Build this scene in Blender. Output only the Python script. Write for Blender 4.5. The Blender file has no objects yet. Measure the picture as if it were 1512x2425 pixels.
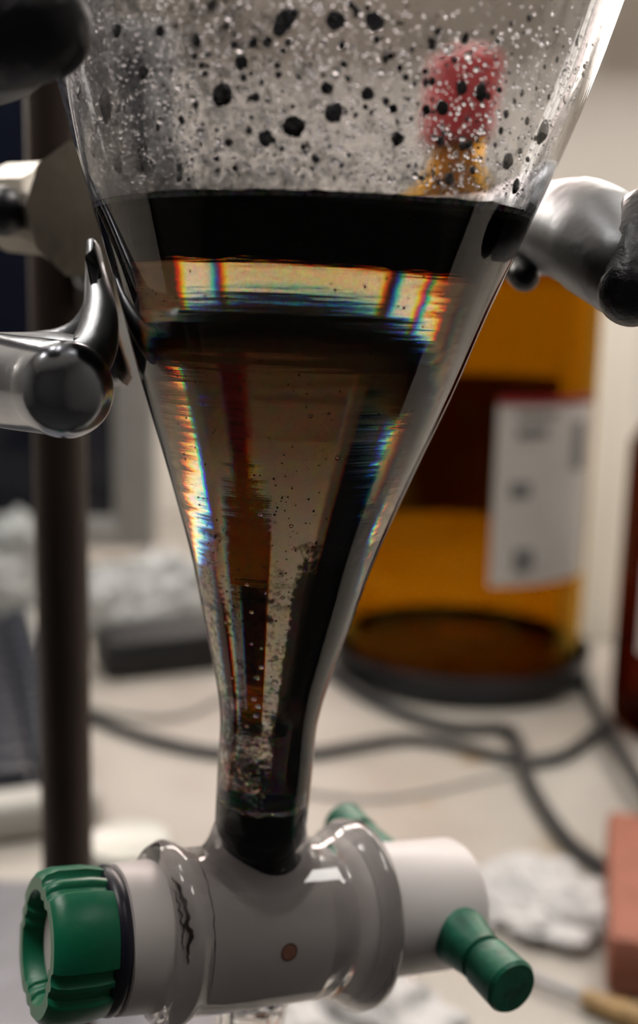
import bpy, bmesh, math, random
from mathutils import Vector, Matrix, noise as mnoise

random.seed(7)
sc = bpy.context.scene
COL = sc.collection
V = Vector
# ------------------------------------------------------------------ camera
IW, IH, FPX = 1512.0, 2425.0, 2600.0
PITCH, ROLL, CAMZ = math.radians(10.5), math.radians(1.4), 0.226
CAM = V((0, 0, CAMZ))
fwd = V((0, math.cos(PITCH), -math.sin(PITCH)))
r0 = V((1, 0, 0)); u0 = r0.cross(fwd)
right = r0 * math.cos(ROLL) + u0 * math.sin(ROLL)
up = u0 * math.cos(ROLL) - r0 * math.sin(ROLL)
cd = bpy.data.cameras.new('camera'); cam = bpy.data.objects.new('camera', cd); COL.objects.link(cam)
cam.matrix_world = Matrix.Translation(CAM) @ Matrix((right, up, -fwd)).transposed().to_4x4()
cd.sensor_fit = 'VERTICAL'; cd.sensor_height = 24.0; cd.sensor_width = 24.0 * IW / IH
cd.lens = 24.0 * FPX / IH; cd.clip_start = 0.01; cd.clip_end = 30
cd.dof.use_dof = True; cd.dof.focus_distance = 0.140; cd.dof.aperture_fstop = 8.0
sc.camera = cam
# ------------------------------------------------------------------ world, exposure
w = bpy.data.worlds.new('world'); sc.world = w; w.use_nodes = True
w.node_tree.nodes['Background'].inputs[0].default_value = (0.9, 0.92, 1.0, 1)
w.node_tree.nodes['Background'].inputs[1].default_value = 0.05
sc.view_settings.view_transform = 'Standard'; sc.view_settings.look = 'None'
sc.view_settings.exposure = 0.0; sc.view_settings.gamma = 1.0
sc.view_settings.use_curve_mapping = False
cy = sc.cycles
cy.use_denoising = True; cy.use_adaptive_sampling = True; cy.adaptive_threshold = .02; cy.max_bounces = 20; cy.transmission_bounces = 20; cy.glossy_bounces = 8
cy.diffuse_bounces = 4; cy.transparent_max_bounces = 24; cy.caustics_refractive = True; cy.caustics_reflective = True
cy.blur_glossy = 0.6; cy.sample_clamp_indirect = 4.0
CEILING_LIGHT, BENCH_LIGHT = 16.0, 20.0      # radiance of the lamps' diffusers

def pt(px, py, d):
    return CAM + (fwd + right * ((px - IW / 2) / FPX) - up * ((py - IH / 2) / FPX)) * d
def proj(p):
    q = p - CAM; d = q.dot(fwd)
    return IW / 2 + FPX * q.dot(right) / d, IH / 2 - FPX * q.dot(up) / d, d
def ray(px, py):
    return (pt(px, py, 1) - CAM).normalized()
def ground(px, py, z=0.0):
    d = ray(px, py); t = (z - CAM.z) / d.z
    return CAM + d * t
def at_y(px, py, y):
    d = ray(px, py); return CAM + d * (y / d.y)

# ------------------------------------------------------------------ materials
def new_mat(name):
    m = bpy.data.materials.new(name); m.use_nodes = True
    nt = m.node_tree; b = nt.nodes['Principled BSDF']
    return m, nt, b
def pmat(name, col, rough=0.5, metal=0.0, spec=0.5, var=0.0, vscale=40, bump=0.0, bscale=200, trans=0.0, ior=1.45,
         coat=0.0, sub=0.0, stretch=None, col2=None, bdist=0.001):
    m, nt, b = new_mat(name)
    b.inputs['Base Color'].default_value = (*col, 1); b.inputs['Roughness'].default_value = rough
    b.inputs['Metallic'].default_value = metal; b.inputs['Specular IOR Level'].default_value = spec
    b.inputs['Transmission Weight'].default_value = trans; b.inputs['IOR'].default_value = ior
    b.inputs['Coat Weight'].default_value = coat
    tc = nt.nodes.new('ShaderNodeTexCoord'); mp = nt.nodes.new('ShaderNodeMapping')
    nt.links.new(tc.outputs['Object'], mp.inputs[0])
    if stretch: mp.inputs['Scale'].default_value = stretch
    if var > 0 or col2:
        n = nt.nodes.new('ShaderNodeTexNoise'); n.inputs['Scale'].default_value = vscale; n.inputs['Detail'].default_value = 6
        nt.links.new(mp.outputs[0], n.inputs['Vector'])
        r = nt.nodes.new('ShaderNodeValToRGB')
        c2 = col2 or tuple(min(1, c * (1 + var)) for c in col); c1 = col if col2 else tuple(c * (1 - var) for c in col)
        r.color_ramp.elements[0].color = (*c1, 1); r.color_ramp.elements[1].color = (*c2, 1)
        r.color_ramp.elements[0].position = .3; r.color_ramp.elements[1].position = .7
        nt.links.new(n.outputs['Fac'], r.inputs[0]); nt.links.new(r.outputs[0], b.inputs['Base Color'])
    if bump > 0:
        n = nt.nodes.new('ShaderNodeTexNoise'); n.inputs['Scale'].default_value = bscale; n.inputs['Detail'].default_value = 5
        nt.links.new(mp.outputs[0], n.inputs['Vector'])
        bp = nt.nodes.new('ShaderNodeBump'); bp.inputs['Strength'].default_value = bump; bp.inputs['Distance'].default_value = bdist
        nt.links.new(n.outputs['Fac'], bp.inputs['Height']); nt.links.new(bp.outputs[0], b.inputs['Normal'])
    return m
def emat(name, col, strength):
    m, nt, b = new_mat(name)
    b.inputs['Base Color'].default_value = (.8, .8, .8, 1)
    b.inputs['Emission Color'].default_value = (*col, 1); b.inputs['Emission Strength'].default_value = strength
    return m
M = {}
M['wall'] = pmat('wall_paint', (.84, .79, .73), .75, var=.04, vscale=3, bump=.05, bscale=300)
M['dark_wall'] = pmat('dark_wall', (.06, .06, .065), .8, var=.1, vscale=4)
M['ceiling'] = pmat('ceiling_paint', (.7, .69, .66), .9, var=.03, vscale=5)
M['floor'] = pmat('floor_vinyl', (.07, .068, .065), .5, var=.15, vscale=20)
M['lamp_body'] = pmat('lamp_white_metal', (.8, .8, .78), .4, var=.03)
M['ceil_emit'] = emat('ceiling_diffuser', (1.0, .96, .9), CEILING_LIGHT)
M['bench_emit'] = emat('bench_diffuser', (1.0, .93, .84), BENCH_LIGHT)
M['pink_glow'] = emat('added_pink_glow', (1.0, .80, .74), BENCH_LIGHT * .95)
M['mid_emit'] = emat('mid_diffuser', (1.0, .90, .78), BENCH_LIGHT * .62)
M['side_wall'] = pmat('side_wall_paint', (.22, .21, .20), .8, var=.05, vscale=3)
M['steel'] = pmat('brushed_steel', (.24, .245, .26), .40, 1, var=.15, vscale=60, bump=.12, bscale=350)
M['chrome'] = pmat('worn_chrome', (.29, .305, .34), .20, 1, var=.12, vscale=80, bump=.06, bscale=300)
M['cast'] = pmat('cast_zinc', (.25, .225, .19), .38, .9, var=.12, vscale=90, bump=.2, bscale=400)
M['black_vinyl'] = pmat('black_vinyl', (.012, .012, .018), .33, var=.3, vscale=150, bump=.35, bscale=500)
M['rod'] = pmat('oxidised_rod', (.045, .03, .024), .5, .3, var=.5, vscale=60, bump=.2, bscale=300, stretch=(1, 1, .15))
M['green'] = pmat('green_plastic', (.001, .14, .068), .36, var=.12, vscale=120, bump=.08, bscale=500)
M['green_dark'] = pmat('green_handle', (.006, .12, .07), .42, var=.35, vscale=300, bump=.15, bscale=600)
M['ptfe'] = pmat('white_ptfe', (.62, .58, .58), .42, var=.03, vscale=60, bump=.03, bscale=300)
M['rubber'] = pmat('black_rubber', (.008, .008, .02), .35, var=.2)
M['residue'] = pmat('dark_residue', (.02, .010, .008), .3, var=.4, vscale=500)
M['salmon'] = pmat('salmon_bore', (.36, .16, .10), .5, var=.2, vscale=500)
M['salmon_rim'] = pmat('bore_rim', (.14, .06, .045), .5, var=.2, vscale=500)
M['white_plastic'] = pmat('white_plastic', (.52, .515, .47), .35, var=.03)
M['paper'] = pmat('white_paper', (.72, .71, .68), .8, var=.04, vscale=60)
M['tissue'] = pmat('white_tissue', (.50, .49, .49), .9, var=.04, vscale=60, bump=.3, bscale=120)
M['label'] = pmat('label_paper', (.66, .64, .61), .6, var=.04, vscale=40)
M['print'] = pmat('label_print', (.20, .20, .20), .6, var=.1)
M['red_print'] = pmat('label_red', (.28, .015, .02), .5, var=.1)
M['red_cap'] = pmat('red_cap', (.50, .035, .04), .4, var=.08)
M['cable'] = pmat('black_cable', (.022, .023, .026), .45, var=.2)
M['grey_cable'] = pmat('grey_cable', (.33, .32, .29), .5, var=.1)
M['white_cable'] = pmat('white_cable', (.7, .68, .62), .45, var=.05)
M['screen'] = pmat('screen_off', (.006, .008, .018), .18, var=.1)
M['bezel'] = pmat('grey_bezel', (.31, .305, .295), .5, var=.05)
M['case'] = pmat('keyboard_case', (.42, .41, .38), .5, var=.05)
M['key'] = pmat('black_key', (.018, .021, .03), .4, var=.2)
M['adapter'] = pmat('black_adapter', (.012, .012, .013), .5, var=.2)
M['tray'] = pmat('black_tray', (.010, .011, .016), .4, var=.2)
M['card'] = pmat('redbrown_card', (.28, .10, .065), .7, var=.12, vscale=60)
M['wood'] = pmat('handle_wood', (.30, .19, .08), .5, var=.3, vscale=80, stretch=(1, 6, 1))
M['plate'] = pmat('stand_base_paint', (.17, .17, .19), .5, .2, var=.12, vscale=80, bump=.2, bscale=500)
M['cabinet'] = pmat('cabinet_laminate', (.45, .44, .42), .6, var=.04)
def bag_mat():
    m, nt, b = new_mat('clear_plastic_bag')
    t = nt.nodes.new('ShaderNodeBsdfTransparent'); mx = nt.nodes.new('ShaderNodeMixShader')
    b.inputs['Base Color'].default_value = (.55, .57, .57, 1); b.inputs['Roughness'].default_value = .22
    n = nt.nodes.new('ShaderNodeTexNoise'); n.inputs['Scale'].default_value = 60
    mr = nt.nodes.new('ShaderNodeMapRange'); mr.inputs[3].default_value = .45; mr.inputs[4].default_value = .85
    nt.links.new(n.outputs['Fac'], mr.inputs[0]); nt.links.new(mr.outputs[0], mx.inputs[0])
    nt.links.new(t.outputs[0], mx.inputs[1]); nt.links.new(b.outputs[0], mx.inputs[2])
    nt.links.new(mx.outputs[0], nt.nodes['Material Output'].inputs['Surface'])
    return m
M['bag'] = bag_mat()
def translucent_mat():
    m, nt, b = new_mat('translucent_white_plastic')
    b.inputs['Base Color'].default_value = (.88, .87, .82, 1); b.inputs['Roughness'].default_value = .4
    t = nt.nodes.new('ShaderNodeBsdfTranslucent'); t.inputs['Color'].default_value = (.95, .94, .9, 1)
    mx = nt.nodes.new('ShaderNodeMixShader'); mx.inputs[0].default_value = .6
    nt.links.new(b.outputs[0], mx.inputs[1]); nt.links.new(t.outputs[0], mx.inputs[2])
    nt.links.new(mx.outputs[0], nt.nodes['Material Output'].inputs['Surface'])
    return m
M['translucent'] = translucent_mat()
def bench_mat():
    m, nt, b = new_mat('bench_laminate')
    tc = nt.nodes.new('ShaderNodeTexCoord')
    n = nt.nodes.new('ShaderNodeTexNoise'); n.inputs['Scale'].default_value = 14; n.inputs['Detail'].default_value = 6
    nt.links.new(tc.outputs['Object'], n.inputs['Vector'])
    r = nt.nodes.new('ShaderNodeValToRGB')
    r.color_ramp.elements[0].color = (.315, .285, .252, 1); r.color_ramp.elements[1].color = (.40, .372, .335, 1)
    r.color_ramp.elements[0].position = .3; r.color_ramp.elements[1].position = .62
    nt.links.new(n.outputs['Fac'], r.inputs[0]); last = r.outputs[0]
    geo = nt.nodes.new('ShaderNodeNewGeometry')
    for (px, py, rad, colr) in ((1125, 1795, .016, (.25, .16, .07, 1)), (1010, 1905, .012, (.31, .255, .18, 1)), (1330, 2010, .02, (.30, .25, .19, 1))):
        c = ground(px, py)
        vm = nt.nodes.new('ShaderNodeVectorMath'); vm.operation = 'DISTANCE'; vm.inputs[1].default_value = c
        nt.links.new(geo.outputs['Position'], vm.inputs[0])
        ad = nt.nodes.new('ShaderNodeMath'); ad.operation = 'MULTIPLY_ADD'; ad.inputs[1].default_value = .012; nt.links.new(n.outputs['Fac'], ad.inputs[0]); nt.links.new(vm.outputs['Value'], ad.inputs[2])
        mr = nt.nodes.new('ShaderNodeMapRange'); mr.inputs[1].default_value = rad * .6; mr.inputs[2].default_value = rad * 1.2
        mr.inputs[3].default_value = .85; mr.inputs[4].default_value = 0; nt.links.new(ad.outputs[0], mr.inputs[0])
        mx = nt.nodes.new('ShaderNodeMix'); mx.data_type = 'RGBA'
        nt.links.new(mr.outputs[0], mx.inputs[0]); nt.links.new(last, mx.inputs[6]); mx.inputs[7].default_value = colr
        last = mx.outputs[2]
    nt.links.new(last, b.inputs['Base Color']); b.inputs['Roughness'].default_value = .45
    return m
M['bench'] = bench_mat()
def glass_mat(name, col=(1, 1, 1), ior=1.47, rough=0.0, bump=0.0):
    m, nt, b = new_mat(name); nt.nodes.remove(b)
    g = nt.nodes.new('ShaderNodeBsdfGlass'); g.inputs['Color'].default_value = (*col, 1)
    g.inputs['IOR'].default_value = ior; g.inputs['Roughness'].default_value = rough
    nt.links.new(g.outputs[0], nt.nodes['Material Output'].inputs['Surface'])
    if bump:
        tc = nt.nodes.new('ShaderNodeTexCoord'); n = nt.nodes.new('ShaderNodeTexNoise'); n.inputs['Scale'].default_value = 220
        nt.links.new(tc.outputs['Object'], n.inputs['Vector'])
        bp = nt.nodes.new('ShaderNodeBump'); bp.inputs['Strength'].default_value = bump; bp.inputs['Distance'].default_value = .0005
        nt.links.new(n.outputs['Fac'], bp.inputs['Height']); nt.links.new(bp.outputs[0], g.inputs['Normal'])
    return m
M['glass'] = glass_mat('borosilicate_glass', (.97, .97, .975))
def wetted_mat():                                        # glass against liquid of nearly the same index: no reflection
    m, nt, b = new_mat('wetted_glass'); nt.nodes.remove(b)
    r = nt.nodes.new('ShaderNodeBsdfRefraction'); r.inputs['IOR'].default_value = 1.47; r.inputs['Roughness'].default_value = 0
    nt.links.new(r.outputs[0], nt.nodes['Material Output'].inputs['Surface']); return m
M['wetted'] = wetted_mat()
M['water'] = glass_mat('clear_drop', (.95, .95, .96), 1.33)
M['amber'] = glass_mat('amber_glass', (.75, .57, .14), 1.3, .02)
M['amber_dark'] = glass_mat('dark_amber_glass', (.52, .29, .19), 1.3, .02)
M['grey_drop'] = pmat('grey_residue_drop', (.10, .10, .115), .2, var=.5, vscale=400, bump=.5, bscale=900)
M['black_drop'] = pmat('black_residue_drop', (.012, .010, .012), .15, var=.4, vscale=500)
def liquid_mat():
    # brown aqueous layer: refraction with dispersion (one lobe per primary), absorption, finely streaked wall film
    m, nt, b = new_mat('brown_liquid'); nt.nodes.remove(b)
    out = nt.nodes['Material Output']
    tc = nt.nodes.new('ShaderNodeTexCoord'); mp = nt.nodes.new('ShaderNodeMapping'); mp.inputs['Scale'].default_value = (18, 18, 420)
    nt.links.new(tc.outputs['Object'], mp.inputs[0])
    n = nt.nodes.new('ShaderNodeTexNoise'); n.inputs['Scale'].default_value = 1.6; n.inputs['Detail'].default_value = 4
    nt.links.new(mp.outputs[0], n.inputs['Vector'])
    bp = nt.nodes.new('ShaderNodeBump'); bp.inputs['Strength'].default_value = .12; bp.inputs['Distance'].default_value = .0006
    nt.links.new(n.outputs['Fac'], bp.inputs['Height'])
    last = None
    for col, ior in (((1, 0, 0, 1), 1.418), ((0, 1, 0, 1), 1.438), ((0, 0, 1, 1), 1.458)):
        r = nt.nodes.new('ShaderNodeBsdfRefraction'); r.inputs['Color'].default_value = col; r.inputs['IOR'].default_value = ior
        r.inputs['Roughness'].default_value = 0.0; nt.links.new(bp.outputs[0], r.inputs['Normal'])
        if last is None: last = r.outputs[0]
        else:
            a = nt.nodes.new('ShaderNodeAddShader'); nt.links.new(last, a.inputs[0]); nt.links.new(r.outputs[0], a.inputs[1]); last = a.outputs[0]
    nt.links.new(last, out.inputs['Surface'])
    va = nt.nodes.new('ShaderNodeVolumeAbsorption'); va.inputs['Color'].default_value = (.62, .555, .45, 1); va.inputs['Density'].default_value = 158
    nt.links.new(va.outputs[0], out.inputs['Volume'])
    return m
M['liquid'] = liquid_mat()
M['scum'] = pmat('scum_reflection_black', (.004, .003, .003), 1.0, spec=0, var=.5, vscale=300, bump=.4, bscale=500)
M['sediment'] = pmat('black_sediment', (.004, .004, .006), .4, spec=.12, var=.4, vscale=400, bump=.3, bscale=900)
def film_mat():
    m, nt, b = new_mat('emulsion_film')
    b.inputs['Base Color'].default_value = (.46, .46, .48, 1); b.inputs['Roughness'].default_value = .3
    t = nt.nodes.new('ShaderNodeBsdfTransparent'); mx = nt.nodes.new('ShaderNodeMixShader')
    at = nt.nodes.new('ShaderNodeAttribute'); at.attribute_name = 'film'
    tc = nt.nodes.new('ShaderNodeTexCoord')
    n = nt.nodes.new('ShaderNodeTexNoise'); n.inputs['Scale'].default_value = 1100; n.inputs['Detail'].default_value = 3
    n2 = nt.nodes.new('ShaderNodeTexNoise'); n2.inputs['Scale'].default_value = 320; n2.inputs['Detail'].default_value = 5
    for k in (n, n2): nt.links.new(tc.outputs['Object'], k.inputs['Vector'])
    a1 = nt.nodes.new('ShaderNodeMath'); a1.operation = 'ADD'; nt.links.new(n.outputs['Fac'], a1.inputs[0]); nt.links.new(n2.outputs['Fac'], a1.inputs[1])
    a2 = nt.nodes.new('ShaderNodeMath'); a2.operation = 'MULTIPLY_ADD'; a2.inputs[1].default_value = 1.6; a2.inputs[2].default_value = -1.6
    nt.links.new(a1.outputs[0], a2.inputs[0])
    a3 = nt.nodes.new('ShaderNodeMath'); a3.operation = 'ADD'; nt.links.new(a2.outputs[0], a3.inputs[0]); nt.links.new(at.outputs['Fac'], a3.inputs[1])
    mr = nt.nodes.new('ShaderNodeMapRange'); mr.inputs[1].default_value = .1; mr.inputs[2].default_value = 1.1; mr.inputs[4].default_value = .85
    nt.links.new(a3.outputs[0], mr.inputs[0])
    nt.links.new(mr.outputs[0], mx.inputs[0]); nt.links.new(t.outputs[0], mx.inputs[1]); nt.links.new(b.outputs[0], mx.inputs[2])
    bp = nt.nodes.new('ShaderNodeBump'); bp.inputs['Strength'].default_value = .8; bp.inputs['Distance'].default_value = .0006
    nt.links.new(n.outputs['Fac'], bp.inputs['Height']); nt.links.new(bp.outputs[0], b.inputs['Normal'])
    nt.links.new(mx.outputs[0], nt.nodes['Material Output'].inputs['Surface'])
    return m
M['film'] = film_mat()
def deposit_mat():
    m, nt, b = new_mat('deposit_view_black')
    b.inputs['Base Color'].default_value = (.008, .007, .008, 1); b.inputs['Roughness'].default_value = .9; b.inputs['Specular IOR Level'].default_value = 0
    t = nt.nodes.new('ShaderNodeBsdfTransparent'); mx = nt.nodes.new('ShaderNodeMixShader')
    at = nt.nodes.new('ShaderNodeAttribute'); at.attribute_name = 'film'
    tc = nt.nodes.new('ShaderNodeTexCoord'); last = None
    for sc_, wt in ((1500, 1.1), (260, 1.0), (60, .7)):
        n = nt.nodes.new('ShaderNodeTexNoise'); n.inputs['Scale'].default_value = sc_; n.inputs['Detail'].default_value = 3
        nt.links.new(tc.outputs['Object'], n.inputs['Vector'])
        a = nt.nodes.new('ShaderNodeMath'); a.operation = 'MULTIPLY_ADD'; a.inputs[1].default_value = wt; nt.links.new(n.outputs['Fac'], a.inputs[0])
        if last is None: a.inputs[2].default_value = -1.4
        else: nt.links.new(last, a.inputs[2])
        last = a.outputs[0]
    a3 = nt.nodes.new('ShaderNodeMath'); a3.operation = 'ADD'; nt.links.new(last, a3.inputs[0]); nt.links.new(at.outputs['Fac'], a3.inputs[1])
    mr = nt.nodes.new('ShaderNodeMapRange'); mr.inputs[1].default_value = .35; mr.inputs[2].default_value = .75; mr.inputs[4].default_value = .95
    nt.links.new(a3.outputs[0], mr.inputs[0]); nt.links.new(mr.outputs[0], mx.inputs[0])
    nt.links.new(t.outputs[0], mx.inputs[1]); nt.links.new(b.outputs[0], mx.inputs[2])
    nt.links.new(mx.outputs[0], nt.nodes['Material Output'].inputs['Surface'])
    return m
M['deposit'] = deposit_mat()

# ------------------------------------------------------------------ object helpers
ORG = {}
def tag(o, label=None, cat=None, group=None, kind=None):
    if label: o['label'] = label
    if cat: o['category'] = cat
    if group: o['group'] = group
    if kind: o['kind'] = kind
    return o
def thing(name, label, cat, loc, group=None):
    o = bpy.data.objects.new(name, None); COL.objects.link(o); o.empty_display_size = .01
    o.location = loc; ORG[o] = V(loc); return tag(o, label, cat, group)
def mesh_obj(name, verts, faces, mat, parent=None, smooth=True, auto=None):
    verts = [V(v) for v in verts]
    if parent is not None: org = ORG[parent]
    else:
        zs = min(v.z for v in verts); xs = [v.x for v in verts]; ys = [v.y for v in verts]
        org = V(((min(xs) + max(xs)) / 2, (min(ys) + max(ys)) / 2, zs))
    me = bpy.data.meshes.new(name)
    me.from_pydata([v - org for v in verts], [], faces)
    bm = bmesh.new(); bm.from_mesh(me)
    bmesh.ops.recalc_face_normals(bm, faces=bm.faces); bm.to_mesh(me); bm.free()
    me.materials.append(M[mat])
    if smooth:
        me.polygons.foreach_set('use_smooth', [True] * len(me.polygons))
        if auto: me.set_sharp_from_angle(angle=math.radians(auto))
    o = bpy.data.objects.new(name, me); COL.objects.link(o); ORG[o] = org
    if parent is None: o.location = org
    else: o.parent = parent
    return o
def frame(axis):
    a = V(axis).normalized(); h = V((0, 0, 1)) if abs(a.z) < .9 else V((1, 0, 0))
    e1 = h.cross(a).normalized(); e2 = a.cross(e1).normalized(); return a, e1, e2
def lathe(prof, org, axis, n=48, closed=True, rmul=None):
    """revolve [(t, r)] about axis; r<=0 collapses to a pole; closed joins the last ring to the first"""
    a, e1, e2 = frame(axis); vs, fs, rings = [], [], []
    for t, r in prof:
        if r <= 1e-7: vs.append(org + a * t); rings.append([len(vs) - 1])
        else:
            ring = []
            for i in range(n):
                th = 2 * math.pi * i / n; rr = r * (rmul(th, t) if rmul else 1)
                vs.append(org + a * t + (e1 * math.cos(th) + e2 * math.sin(th)) * rr); ring.append(len(vs) - 1)
            rings.append(ring)
    pairs = list(zip(rings, rings[1:])) + ([(rings[-1], rings[0])] if closed and len(rings[0]) > 1 and len(rings[-1]) > 1 else [])
    for A, B in pairs:
        for i in range(n):
            j = (i + 1) % n
            if len(A) == 1 and len(B) == 1: continue
            if len(A) == 1: fs.append((A[0], B[i], B[j]))
            elif len(B) == 1: fs.append((A[i], A[j], B[0]))
            else: fs.append((A[i], A[j], B[j], B[i]))
    return vs, fs
def spline(pts, per=8):
    pts = [V(p) for p in pts]; out = []
    P = [pts[0] * 2 - pts[1]] + pts + [pts[-1] * 2 - pts[-2]]
    for i in range(1, len(P) - 2):
        for k in range(per):
            t = k / per; a, b, c, d = P[i - 1], P[i], P[i + 1], P[i + 2]
            out.append(.5 * ((2 * b) + (c - a) * t + (2 * a - 5 * b + 4 * c - d) * t * t + (3 * b - a - 3 * c + d) * t ** 3))
    out.append(pts[-1]); return out
def tube(path, radii, n=14, cap=True, round_end=True, flat=1.0):
    """sweep a round (or flattened) section along the path; rounded ends"""
    path = [V(p) for p in path]; m = len(path)
    if not hasattr(radii, '__len__'): radii = [radii] * m
    elif len(radii) != m:
        k = len(radii); radii = [radii[min(int(i / (m - 1) * (k - 1)), k - 2)] * (1 - f) + radii[min(int(i / (m - 1) * (k - 1)), k - 2) + 1] * f
                 for i in range(m) for f in [i / (m - 1) * (k - 1) - min(int(i / (m - 1) * (k - 1)), k - 2)]]
    tang = [(path[min(i + 1, m - 1)] - path[max(i - 1, 0)]).normalized() for i in range(m)]
    secs = []
    _, e1, _ = frame(tang[0])
    for i in range(m):
        e1 = (e1 - tang[i] * e1.dot(tang[i])).normalized(); e2 = tang[i].cross(e1)
        secs.append((path[i], e1.copy(), e2, radii[i]))
    if round_end:
        p, a, b, r = secs[0]; secs = [(p - tang[0] * r * math.sin(q), a, b, r * math.cos(q)) for q in (1.35, 1.05, .7, .35)] + secs
        p, a, b, r = secs[-1]; secs = secs + [(p + tang[-1] * r * math.sin(q), a, b, r * math.cos(q)) for q in (.35, .7, 1.05, 1.35)]
    vs, fs = [], []
    for p, a, b, r in secs:
        for i in range(n):
            th = 2 * math.pi * i / n; vs.append(p + a * math.cos(th) * r + b * math.sin(th) * r * flat)
    for s in range(len(secs) - 1):
        for i in range(n):
            j = (i + 1) % n; fs.append((s * n + i, s * n + j, (s + 1) * n + j, (s + 1) * n + i))
    if cap: fs.append(tuple(range(n))); fs.append(tuple(range((len(secs) - 1) * n, len(secs) * n)))
    return vs, fs
def box(c, size, rot=0.0, bev=0.002, seg=2, tilt=None):
    bm = bmesh.new(); bmesh.ops.create_cube(bm, size=1)
    bmesh.ops.scale(bm, vec=V(size), verts=bm.verts)
    if bev: bmesh.ops.bevel(bm, geom=bm.edges[:], offset=bev, segments=seg, affect='EDGES', profile=.5)
    mt = Matrix.Rotation(rot, 4, 'Z')
    if tilt: mt = mt @ tilt
    vs = [mt @ v.co + V(c) for v in bm.verts]; bm.verts.index_update()
    fs = [tuple(v.index for v in f.verts) for f in bm.faces]; bm.free(); return vs, fs
def join(*parts):
    vs, fs = [], []
    for v, f in parts:
        k = len(vs); vs += list(v); fs += [tuple(i + k for i in q) for q in f]
    return vs, fs
def ico(sub=1):
    bm = bmesh.new(); bmesh.ops.create_icosphere(bm, subdivisions=sub, radius=1)
    vs = [v.co.copy() for v in bm.verts]; bm.verts.index_update(); fs = [tuple(v.index for v in f.verts) for f in bm.faces]; bm.free(); return vs, fs
ICO1, ICO2, ICO3 = ico(1), ico(2), ico(3)

# ------------------------------------------------------------------ the room
YB = 1.20                                    # back wall
def wall(name, c, s, mat):
    return tag(mesh_obj(name, *box(c, s, bev=0), mat, smooth=False), kind='structure')
wall('wall_back', (0, YB + .05, .5), (4.2, .10, 2.8), 'wall')
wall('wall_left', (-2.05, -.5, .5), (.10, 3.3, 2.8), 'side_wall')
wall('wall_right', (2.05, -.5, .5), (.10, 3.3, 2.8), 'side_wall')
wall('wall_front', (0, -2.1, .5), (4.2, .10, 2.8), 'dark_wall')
wall('floor', (0, -.45, -.95), (4.2, 3.4, .10), 'floor')
wall('ceiling', (0, -.45, 1.95), (4.2, 3.4, .10), 'ceiling')
bt = thing('lab_bench', 'long cream laminate lab bench top against the back wall', 'bench', (0, .5, -.9))
mesh_obj('worktop', *box((0, .68, -.02), (3.9, 1.03, .04), bev=.004), 'bench', bt, auto=40)
for x in (-1.4, -.45, .5, 1.45):
    mesh_obj('cabinet', *box((x, .69, -.47), (.9, .96, .86), bev=.003), 'cabinet', bt, auto=40)
def panel_lamp(c, s, label, group, mat, down=False):
    """flat housing with a glowing diffuser on its front (or under) side"""
    c = V(c); t = thing('panel_lamp', label, 'lamp', c, group)
    mesh_obj('housing', *box(c, s, bev=.004), 'lamp_body', t, auto=40)
    if down: mesh_obj('diffuser', *box(c - V((0, 0, s[2] / 2)), (s[0] * .94, s[1] * .94, .01), bev=.002), mat, t, auto=40)
    else: mesh_obj('diffuser', *box(c - V((0, s[1] / 2, 0)), (s[0] * .92, .012, s[2] * .88), bev=.002), mat, t, auto=40)
panel_lamp((-.75, .40, 1.885), (.6, .9, .03), 'square ceiling light panel above the monitor', 'ceiling panels', 'ceil_emit', True)
panel_lamp((.75, .40, 1.885), (.6, .9, .03), 'square ceiling light panel above the brown bottles', 'ceiling panels', 'ceil_emit', True)
panel_lamp((.00, YB - .03, .645), (.44, .06, .20), 'wide dim glowing panel added on the wall between two upright bright lights', None, 'pink_glow')  # glowing panel added where the wall is lit, for the liquid's pink patch
panel_lamp((.315, YB - .03, .66), (.17, .06, .23), 'upright bright bench light on the wall above the red-capped bottle', None, 'bench_emit')
panel_lamp((-.305, YB - .03, .665), (.12, .06, .22), 'narrow upright bright bench light on the wall between a dim glowing panel and a bright light', None, 'bench_emit')
panel_lamp((-.475, YB - .03, .665), (.17, .06, .22), 'broad upright bright bench light on the wall above the monitor', None, 'bench_emit')
panel_lamp((.82, YB - .03, .445), (.80, .06, .15), 'long horizontal bench light low on the wall beside the brown bottles', None, 'mid_emit')
panel_lamp((-.95, YB - .03, .49), (.44, .06, .14), 'medium horizontal bench light low on the wall past the monitor', None, 'mid_emit')

# ------------------------------------------------------------------ support stand with rod
rodp = at_y(152, 1600, .262); RX, RY = rodp.x, rodp.y
st = thing('support_stand', 'dark rusty steel support rod on a flat grey stand base', 'stand', (RX, RY, 0))
mesh_obj('base', *box((RX - .04, RY + .02, .006), (.155, .20, .012), bev=.003), 'plate', st, auto=40)
mesh_obj('rod', *lathe([(0, 0), (0, .0064), (.58, .0064), (.583, .0058), (.584, 0)], V((RX, RY, .0115)), (0, 0, 1), 32, False), 'rod', st, auto=50)

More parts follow.
